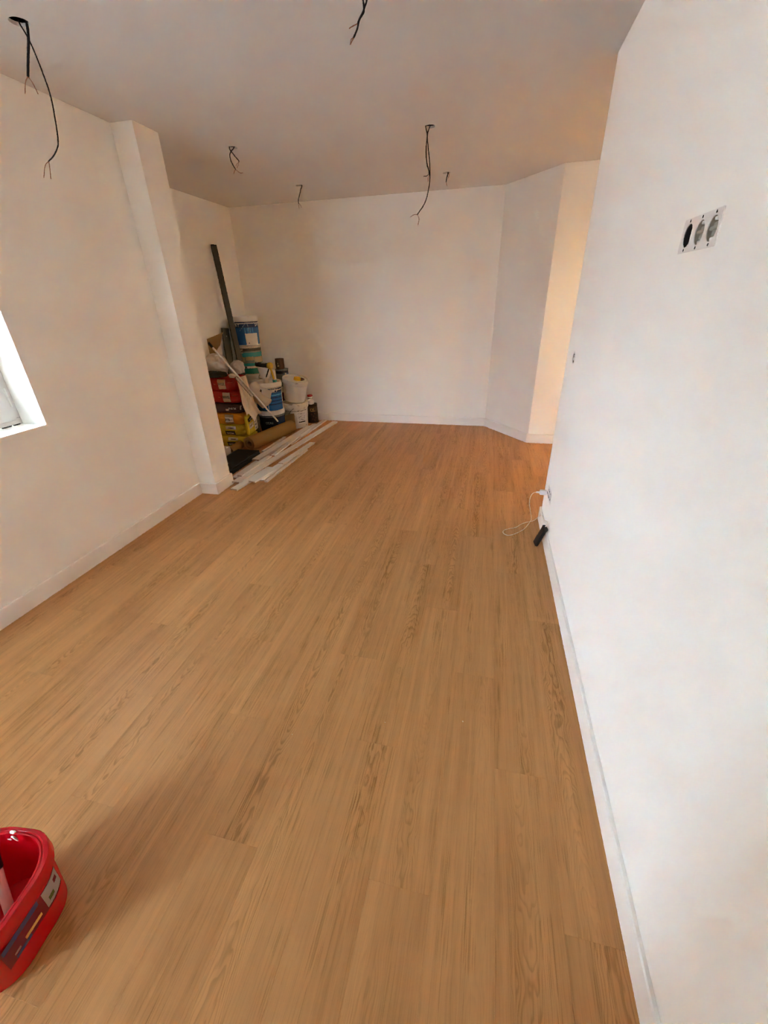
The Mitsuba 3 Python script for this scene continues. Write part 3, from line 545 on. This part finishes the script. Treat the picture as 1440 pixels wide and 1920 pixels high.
# ---- stacked bags
def bag(cx, cy, z0, sx, sy, sz, seed, n=6.0):
    """soft sack lying on its side: returns (mesh, depth of its front at (x, z))"""
    q = trimesh.creation.box((2, 2, 2))
    N = (40, 22, 12); vs, fs = [], []
    def face(ax, s):
        a, b = [i for i in range(3) if i != ax]; u, w = np.meshgrid(np.linspace(-1, 1, N[a]), np.linspace(-1, 1, N[b]), indexing='ij')
        p = np.zeros(u.shape + (3,)); p[..., a], p[..., b], p[..., ax] = u, w, s; return grid(p)
    m = cat([face(ax, s) for ax in range(3) for s in (-1, 1)]); m.merge_vertices(); m.fix_normals()
    v = m.vertices; r = (np.abs(v[:, 0])**n + np.abs(v[:, 1])**n + np.abs(v[:, 2])**3.2)**(-1 / n); r = np.minimum(r, 1.0)
    v = v * np.stack([r, r, (np.abs(v[:, 0])**n + np.abs(v[:, 1])**n + np.abs(v[:, 2])**n)**(-1 / n)], 1)
    d = (meshkit.fbm(v * 2.2 + seed * 5, 3, seed) - .5)
    v = v * A([sx, sy, sz]) / 2; v[:, 1] += d * .022 * np.sign(v[:, 1]) * (np.abs(v[:, 1]) > sy * .3); v[:, 0] += d * .03
    v[:, 2] = np.clip(v[:, 2], -sz / 2, sz / 2); m.vertices = v + A([cx, cy, z0 + sz / 2]); m.fix_normals(); return m
def on_front(m, t, off=.003):
    """lays a flat mesh (x, y = width, height; centre at the origin of the given x, z) on the bag's -y side"""
    from scipy.interpolate import LinearNDInterpolator as L
    v = m.vertices; f = v[v[:, 1] < v[:, 1].mean()]; fn = L(f[:, [0, 2]], f[:, 1]); near = f[:, 1].min()
    w = t.vertices; y = fn(w[:, 0], w[:, 1]); y = np.where(np.isnan(y), near, y); t.vertices = np.stack([w[:, 0], y - off - w[:, 2], w[:, 1]], 1); t.fix_normals(); return t
def panel(x0, x1, z0, z1, n=10):
    x, z = np.meshgrid(np.linspace(x0, x1, n), np.linspace(z0, z1, 6), indexing='ij'); return grid(np.stack([x, z, 0 * x], -1))
def moved(t, x, z): t.apply_translation((x, z, 0)); return t
prin('bag_red', (.32, .012, .010), .38); prin('bag_kraft', (.44, .34, .24), .6); prin('bag_maroon', (.055, .020, .024), .45); prin('bag_orange', (.62, .24, .012), .5); prin('bag_yellow', (.50, .36, .02), .5); prin('bag_black', (.012, .011, .010), .5); prin('print_dark', (.05, .04, .03), .6); prin('white_print', (.60, .56, .52), .6)
BAGX, BAGY = -3.345, 4.275
SPEC = [(0.000, .132, 'bag_yellow', 'yellow cement bag at the bottom of the bag stack', .50), (.132, .132, 'bag_yellow', 'yellow cement bag with black logo pill, second from the bottom', .49), (.264, .128, 'bag_orange', 'orange bag printed 200 in the middle of the bag stack', .50),
        (.392, .112, 'bag_maroon', 'dark maroon bag with white lettering under the red bags', .50), (.504, .138, 'bag_red', 'lower of the two red bags with kraft bands', .49), (.642, .142, 'bag_red', 'upper of the two red bags with kraft bands', .47)]
BG = []
for i, (z0, hz, mt, lab, wx) in enumerate(SPEC):
    k = thing('cement_bag', lab, 'cement bag', 'bags stacked in the alcove'); m = bag(BAGX + (.50 - wx) / -2, BAGY, z0, wx, .30, hz, i + 3); part(k, 'sack', m, mt, smooth=60); BG.append(m); zc = z0 + hz / 2
    if mt == 'bag_red':
        x0 = -3.290 if i == 5 else -3.262
        part(k, 'label_band', on_front(m, panel(x0 - .046, x0 + .046, zc - .050, zc + .052), .0025), 'bag_kraft', label='kraft-coloured band with dark lettering')
        part(k, 'lettering', on_front(m, moved(text('SECIL', .0225, .0005), x0, zc + .004), .0045), 'print_dark'); 
        part(k, 'highlight', on_front(m, panel(x0 + .070, x0 + .125, zc + .016, zc + .024), .0022), prin('bag_pink', (.45, .09, .07), .5)); part(k, 'highlight', on_front(m, panel(x0 - .10, x0 - .075, zc - .004, zc + .006), .0022), 'bag_pink')
    if mt == 'bag_maroon':
        part(k, 'logo', on_front(m, panel(-3.300, -3.262, zc - .022, zc - .002), .003), 'white_print'); part(k, 'lettering', on_front(m, moved(text('MaiCal', .021, .0005), -3.215, zc + .006), .004), 'white_print'); part(k, 'logo', on_front(m, panel(-3.128, -3.115, zc - .01, zc + .035), .003), 'white_print')
    if mt == 'bag_orange':
        part(k, 'label_band', on_front(m, panel(-3.335, -3.225, zc - .05, zc + .052), .0025), 'sand'); part(k, 'label', on_front(m, panel(-3.331, -3.230, zc - .030, zc + .022), .0040), 'white_print', label='white label reading 200')
        part(k, 'lettering', on_front(m, moved(text('200', .024, .0005), -3.304, zc - .004), .0055), 'print_dark'); part(k, 'stripe', on_front(m, panel(-3.272, -3.240, zc - .008, zc - .002), .0055), 'stone_grey')
    if mt == 'bag_yellow':
        part(k, 'label_band', on_front(m, panel(-3.345, -3.22, zc + .014, zc + .048), .0025), 'white_print'); part(k, 'stripe', on_front(m, panel(-3.31, -3.245, zc + .026, zc + .034), .004), 'bag_maroon')
        part(k, 'pill', on_front(m, panel(-3.36, -3.235, zc - .048, zc - .004), .003), 'bag_black', label='black logo pill'); part(k, 'lettering', on_front(m, moved(text('weber', .024, .0005), -3.297, zc - .028), .0045), 'white_print')
# one more yellow bag leaning against the right end of the stack
k = thing('cement_bag', 'yellow bag leaning upright on the right end of the bag stack', 'cement bag', 'bags stacked in the alcove')
ML = trs(-3.068, 4.215, .275, 4, -7, 90) @ trs(0, 0, 0, 90, 0, 0)
def on_lean(t, off): t = t.copy(); return put(t, ML @ trs(0, 0, off))
lm = rbox(.22, .235, .040, .019, 10); part(k, 'sack', put(lm, ML), 'bag_yellow', smooth=40)
Rz = trs(0, 0, 0, 0, 0, 24)
part(k, 'pill', on_lean(put(panel(-.080, .080, -.022, .022), trs(-.010, .072, 0, 0, 0, 14)), .0215), 'bag_black', label='black logo pill'); part(k, 'lettering', on_lean(put(text('weber', .026, .0005), trs(-.010, .072, 0, 0, 0, 14)), .0225), 'white_print', smooth=False)
part(k, 'label', on_lean(panel(.030, .098, -.10, .046), .0212), 'white_print', label='pale panel of printed swatches'); part(k, 'label', on_lean(panel(-.085, .010, -.045, .015), .0212), 'white_print')
for yy in (-.080, -.040, 0, .030): part(k, 'swatch', on_lean(panel(.042, .082, yy - .012, yy + .010), .0220), 'stone_grey')
part(k, 'stripe', on_lean(put(panel(-.030, .030, -.004, .004), trs(-.038, -.015, 0, 0, 0, 12)), .0220), 'bag_maroon')

# ---- soft things on the stack
def lump(c, s, seed, amp=.22, sub=4):
    m = trimesh.creation.icosphere(sub, 1.0); v = m.vertices; d = meshkit.fbm(v * 1.7 + seed * 3, 4, seed) - .5; rd = 1 - np.abs(meshkit.fbm(v * 2.6 + seed, 3, seed + 9) - .5) * 2
    v = v * (1 + amp * 1.6 * d + amp * .35 * (rd - .7))[:, None] * A(s); v[:, 2] = np.maximum(v[:, 2], -s[2] * .72); m.vertices = v + A(c); return m
prin('sack_white', (.56, .50, .44), .55)
k = single('plastic_sack', 'large crumpled off-white plastic sack on top of the bag stack', 'plastic sack', lump((-3.425, 4.285, .892), (.140, .088, .125), 2, .34), 'sack_white', True)
k = single('plastic_sack', 'smaller greyish plastic sack behind the pole, right end of the stack top', 'plastic sack', lump((-3.190, 4.330, .858), (.078, .080, .080), 5, .34), prin('sack_grey', (.42, .38, .34), .55), True)
def rag(P, nz, amp, seed):
    d = meshkit.fbm(P * nz + seed, 3, seed) - .5; P = P.copy(); P[..., 2] += amp * d; return P
x, y = np.meshgrid(np.linspace(-3.52, -3.165, 30), np.linspace(4.075, 4.165, 12), indexing='ij')
single('dark_rag', 'black-green rag squeezed between the white sack and the upper red bag', 'rag', lump((-3.365, 4.130, .815), (.165, .042, .038), 8, .3), prin('mat_rag', (.022, .022, .015), .85), True)
single('paper_scrap', 'torn pale paper scrap on the top front edge of the upper red bag', 'paper scrap', lump((-3.135, 4.130, .803), (.046, .035, .024), 12, .4), 'sack_white', True)
cp = extr(Polygon([(-3.56, .80), (-3.56, 1.150), (-3.346, 1.216), (-3.405, 1.09), (-3.462, 1.035), (-3.475, .80)]), .006); cp.vertices = np.stack([cp.vertices[:, 0], 4.418 - cp.vertices[:, 2], cp.vertices[:, 1]], 1); cp.fix_normals()
prin('cardboard', (.28, .155, .052), .8)
single('cardboard_piece', 'torn brown cardboard piece standing behind the large white sack', 'cardboard', cp, 'cardboard', False)

pa, pe = A([-3.149, 3.84, 1.161]), A([-2.827, 4.40, .249])
k = thing('extension_pole', 'thin white pole with black tip leaning over the bag stack', 'pole')
part(k, 'shaft', tube([pe, pa + (pe - pa) * .04], .0095, 12, smooth=False), 'white_plastic'); part(k, 'tip', tube([pa + (pe - pa) * .045, pa], .0125, 12, smooth=False), 'black_plastic', label='black tip')
k = thing('flat_handle', 'pale flat handle with rounded end lying along the white pole', 'handle')
ha, hb = A([-2.997, 3.962, .821]), A([-2.915, 4.089, .600]); Mh = frame((ha + hb) / 2, hb - ha, (.75, -.66, 0)); Lh = np.linalg.norm(hb - ha)
o = sbox(-Lh / 2 + .0115, -.0115, Lh / 2 - .0115, .0115).union(Point(Lh / 2 - .0115, 0).buffer(.0115, 12)).union(Point(-Lh / 2 + .0115, 0).buffer(.0115, 12))
part(k, 'blade', put(extr(o, .008), Mh @ trs(0, 0, -.004)), prin('mat_handle', (.42, .36, .32), .5)); part(k, 'edge', put(extr(o.buffer(.004).difference(o), .010), Mh @ trs(0, 0, -.005)), 'sign_brown', label='dark edging')

def cone_roll(a, b, ra, rb_, seed):
    a, b = A(a, float), A(b, float); F = frame(a, b - a); L = np.linalg.norm(b - a); out = []
    for t in np.linspace(0, 1, 22):
        g = np.linspace(0, 2 * PI, 36, endpoint=False); r = ra + (rb_ - ra) * t; r = r * (1 - (1 - min(1, t / .12))**2 * .6)
        p = np.stack([np.full(36, t * L), r * np.cos(g), r * np.sin(g)], 1); d = meshkit.fbm(p * A([5, 14, 14]) + seed, 3, seed) - .5; p[:, 1:] *= (1 + .22 * d)[:, None]; out.append(p)
    for s in (.86, .62, .58, .30, .02): q = out[21].copy(); q[:, 1:] *= s; q[:, 0] += {.86: .006, .62: -.004, .58: .008, .30: .002, .02: .006}[s]; out.append(q)
    return put(grid(A(out), True), F)
k = thing('cloth_roll', 'cream rolled dust sheet lying diagonally before the front blue pail', 'dust sheet')
m = cone_roll((-3.205, 4.540, .640), (-3.000, 4.520, .420), .092, .074, 4); m.fix_normals(); part(k, 'roll', m, prin('mat_canvas', (.60, .50, .38), .8), smooth=50)
u, w = np.meshgrid(np.linspace(0, 1, 14), np.linspace(0, 1, 14), indexing='ij')
P = (A([-3.040, 4.475, .640]) + u[..., None] * A([.125, .045, -.065]) + w[..., None] * A([.02, .012, -.145]) - (u * w)[..., None] * A([.062, 0, -.03])); P = rag(P, 16, .02, 6)
part(k, 'flap', sheet(P, .003), 'sack_white', smooth=True); part(k, 'tag', put(rbox(.020, .003, .026, .001, 4), trs(-3.000, 4.425, .592, 0, 25, 0)), 'sign_brown')
# the cloth hanging over the right end of the stack
u, w = np.meshgrid(np.linspace(0, 1, 30), np.linspace(0, 1, 26), indexing='ij')       # u left to right, w top to bottom
Lp = A([(-3.080, 4.085, .790), (-3.070, 4.080, .640), (-3.066, 4.075, .520), (-3.036, 4.075, .395)]); Rp = A([(-3.080, 4.270, .790), (-3.058, 4.280, .590), (-3.030, 4.290, .460), (-2.975, 4.305, .345)])
def along(Q, t): return np.stack([np.interp(t, np.linspace(0, 1, 4), Q[:, i]) for i in range(3)], -1)
P = along(Lp, w) * (1 - u)[..., None] + along(Rp, w) * u[..., None]
fold = (np.sin(u * 15 + w * 1.5) * .5 + np.sin(u * 31 + 1) * .25) * (.3 + .7 * w)
P += fold[..., None] * A([.016, -.012, 0]); P[..., 2] -= w * .055 * np.exp(-((u - .42) / .16)**2); P[..., 2] += w * .02 * np.sin(u * 9); P[..., 0] += .012
single('hanging_cloth', 'creased cream cloth hanging over the right end of the bag stack', 'cloth', sheet(P, .003), 'mat_canvas', True)

# ---- rolls of kraft paper, flat black case, carton
def paper_roll(key, lab, a, b, r, ri):
    a, b = A(a, float), A(b, float); L = np.linalg.norm(b - a); k = thing(key, lab, 'paper roll'); F = frame(a, A([0, 0, 1.]), b - a)
    part(k, 'roll', put(lathe([(ri, 0), (r, 0), (r, L), (ri, L), (ri, 0)], 40), F), prin('kraft', (.27, .130, .032), .65), smooth=35)
    if r > .06: part(k, 'core', put(lathe([(ri * .55, .014), (ri * .92, .012), (ri * .92, L - .02), (ri * .55, L - .02), (ri * .55, .014)], 32), F), 'cardboard', smooth=35)
    return k
k = paper_roll('paper_roll', 'thick roll of brown kraft paper on the floor before the bags', (-3.030, 4.03, .0785), (-2.862, 4.800, .0785), .078, .052)
k = paper_roll('paper_roll', 'thin roll of brown kraft paper at the foot of the bag stack', (-3.165, 3.845, .0455), (-3.187, 4.105, .0455), .045, .036)
k = thing('tool_case', 'flat black tool case on the floor beside the pillar', 'case')
part(k, 'body', put(rbox(.27, .62, .048, .008), trs(-2.962, 3.590, .024)), 'black_plastic', smooth=40); part(k, 'lid', put(rbox(.262, .612, .016, .006), trs(-2.962, 3.590, .056)), 'black_plastic', smooth=40)
part(k, 'label', put(rbox(.100, .050, .002, .0008, 4), trs(-2.985, 3.440, .0650, 0, 0, 12)), prin('label_grey', (.20, .19, .17), .5), label='small grey label'); part(k, 'handle', tube([(-2.825, 3.50, .05), (-2.812, 3.52, .05), (-2.812, 3.62, .05), (-2.825, 3.64, .05)], .006), 'black_plastic')
k = single('white_carton', 'small white carton peeping out behind the pillar', 'carton', put(rbox(.13, .095, .118, .006), trs(-3.192, 3.770, .0595)), 'sack_white', 40)
cf = extr(Polygon([(-3.005, 0), (-3.02, .165), (-2.95, .20), (-2.845, .222), (-2.84, 0)]), .006); cf.vertices = np.stack([cf.vertices[:, 0], 4.892 - cf.vertices[:, 2], cf.vertices[:, 1]], 1); cf.fix_normals()
single('cardboard_piece', 'brown cardboard flap standing at the far end of the thick paper roll', 'cardboard', cf, 'cardboard', False)

# ---- loose white skirting strips on the floor
prin('strip_white', (.70, .655, .58), .45); prin('strip_edge', (.36, .24, .16), .75)
def strip(lab, a, b, w, t, z, z2=None, groove=True):
    """board from a to b (x, y), its underside at z (and z2 at the far end)"""
    z2 = z if z2 is None else z2; k = thing('skirting_strip', lab, 'skirting strip', 'loose white skirting strips on the floor')
    A3, B3 = A([a[0], a[1], z + t / 2]), A([b[0], b[1], z2 + t / 2]); L = np.linalg.norm(B3 - A3); F = frame((A3 + B3) / 2, B3 - A3)
    o = Polygon([(-w / 2, -t / 2), (w / 2, -t / 2), (w / 2, t / 2 - .003), (w / 2 - .003, t / 2), (-w / 2, t / 2)])
    if groove and w > .045: o = o.difference(sbox(-w * .30, -t / 2 - .01, w * .30, -t / 2 + t * .35))
    m = extr(o, L - .003); v = m.vertices; m.vertices = np.stack([v[:, 2] - L / 2 + .0015, v[:, 0], v[:, 1]], 1); m.fix_normals(); part(k, 'board', put(m, F), 'strip_white', smooth=False)
    e = extr(o.buffer(-.0006), .0015)
    for s in (-1, 1):
        q = e.copy(); v = q.vertices; q.vertices = np.stack([v[:, 2] + (-L / 2 if s < 0 else L / 2 - .0015), v[:, 0], v[:, 1]], 1); q.fix_normals(); part(k, 'sawn_end', put(q, F), 'strip_edge', smooth=False)
tt = .015
strip('lowest white strip, its near end sticking out furthest towards the camera', (-2.610, 2.990), (-2.535, 3.560), .072, tt, 0)
strip('longest white strip, reaching from the pillar to the back wall baseboard', (-2.655, 3.105), (-2.458, 5.330), .076, tt, .0200, .001)
strip('white strip resting on the greyish board, its near end beside the longest strip', (-2.520, 3.157), (-2.450, 3.630), .070, tt, .0125)
strip('white strip halfway along the right side of the strips, past the seam', (-2.464, 3.645), (-2.400, 4.360), .064, tt, .0125)
strip('narrow outermost white strip on the room side', (-2.408, 3.214), (-2.386, 4.149), .030, .0120, 0, groove=False)
strip('greyish board lying under the outer white strips', (-2.462, 3.235), (-2.452, 3.900), .050, .0115, 0, groove=False)
strip('slim white strip on top, with its near end close to the pillar', (-2.682, 3.225), (-2.655, 3.790), .046, tt, .0325)
strip('slim white strip lying on top in the middle of the longest strip', (-2.630, 3.805), (-2.652, 4.555), .046, tt, .0325)
strip('widest white strip, beside the thick paper roll', (-2.780, 3.700), (-2.700, 5.020), .085, tt, .0165)
strip('short white strip right beside the thick paper roll', (-2.855, 4.000), (-2.852, 4.560), .034, tt, 0, groove=False)
strip('white strip ending by the back wall, right of the dark brown tin', (-2.668, 4.290), (-2.634, 5.415), .060, tt, 0)
strip('white strip ending nearest the dark brown tin', (-2.722, 4.620), (-2.700, 5.180), .046, tt, 0)
strip('white strip on the floor between the black case and the pillar corner', (-2.758, 3.235), (-2.756, 4.350), .058, tt, 0)

for x, y, r, lab in ((-.459, 1.111, .0022, 'rightmost of three tiny pale paint specks on the wood floor'), (-.760, 1.042, .0016, 'middle one of three tiny pale paint specks on the wood floor'), (-1.103, .917, .0018, 'leftmost of three tiny pale paint specks on the wood floor')):
    single('paint_speck', lab, 'paint speck', put(rbox(r * 2, r * 2, .0014, .0006, 6), trs(x, y, .0007)), 'paper', True, 'paint specks on the floor')
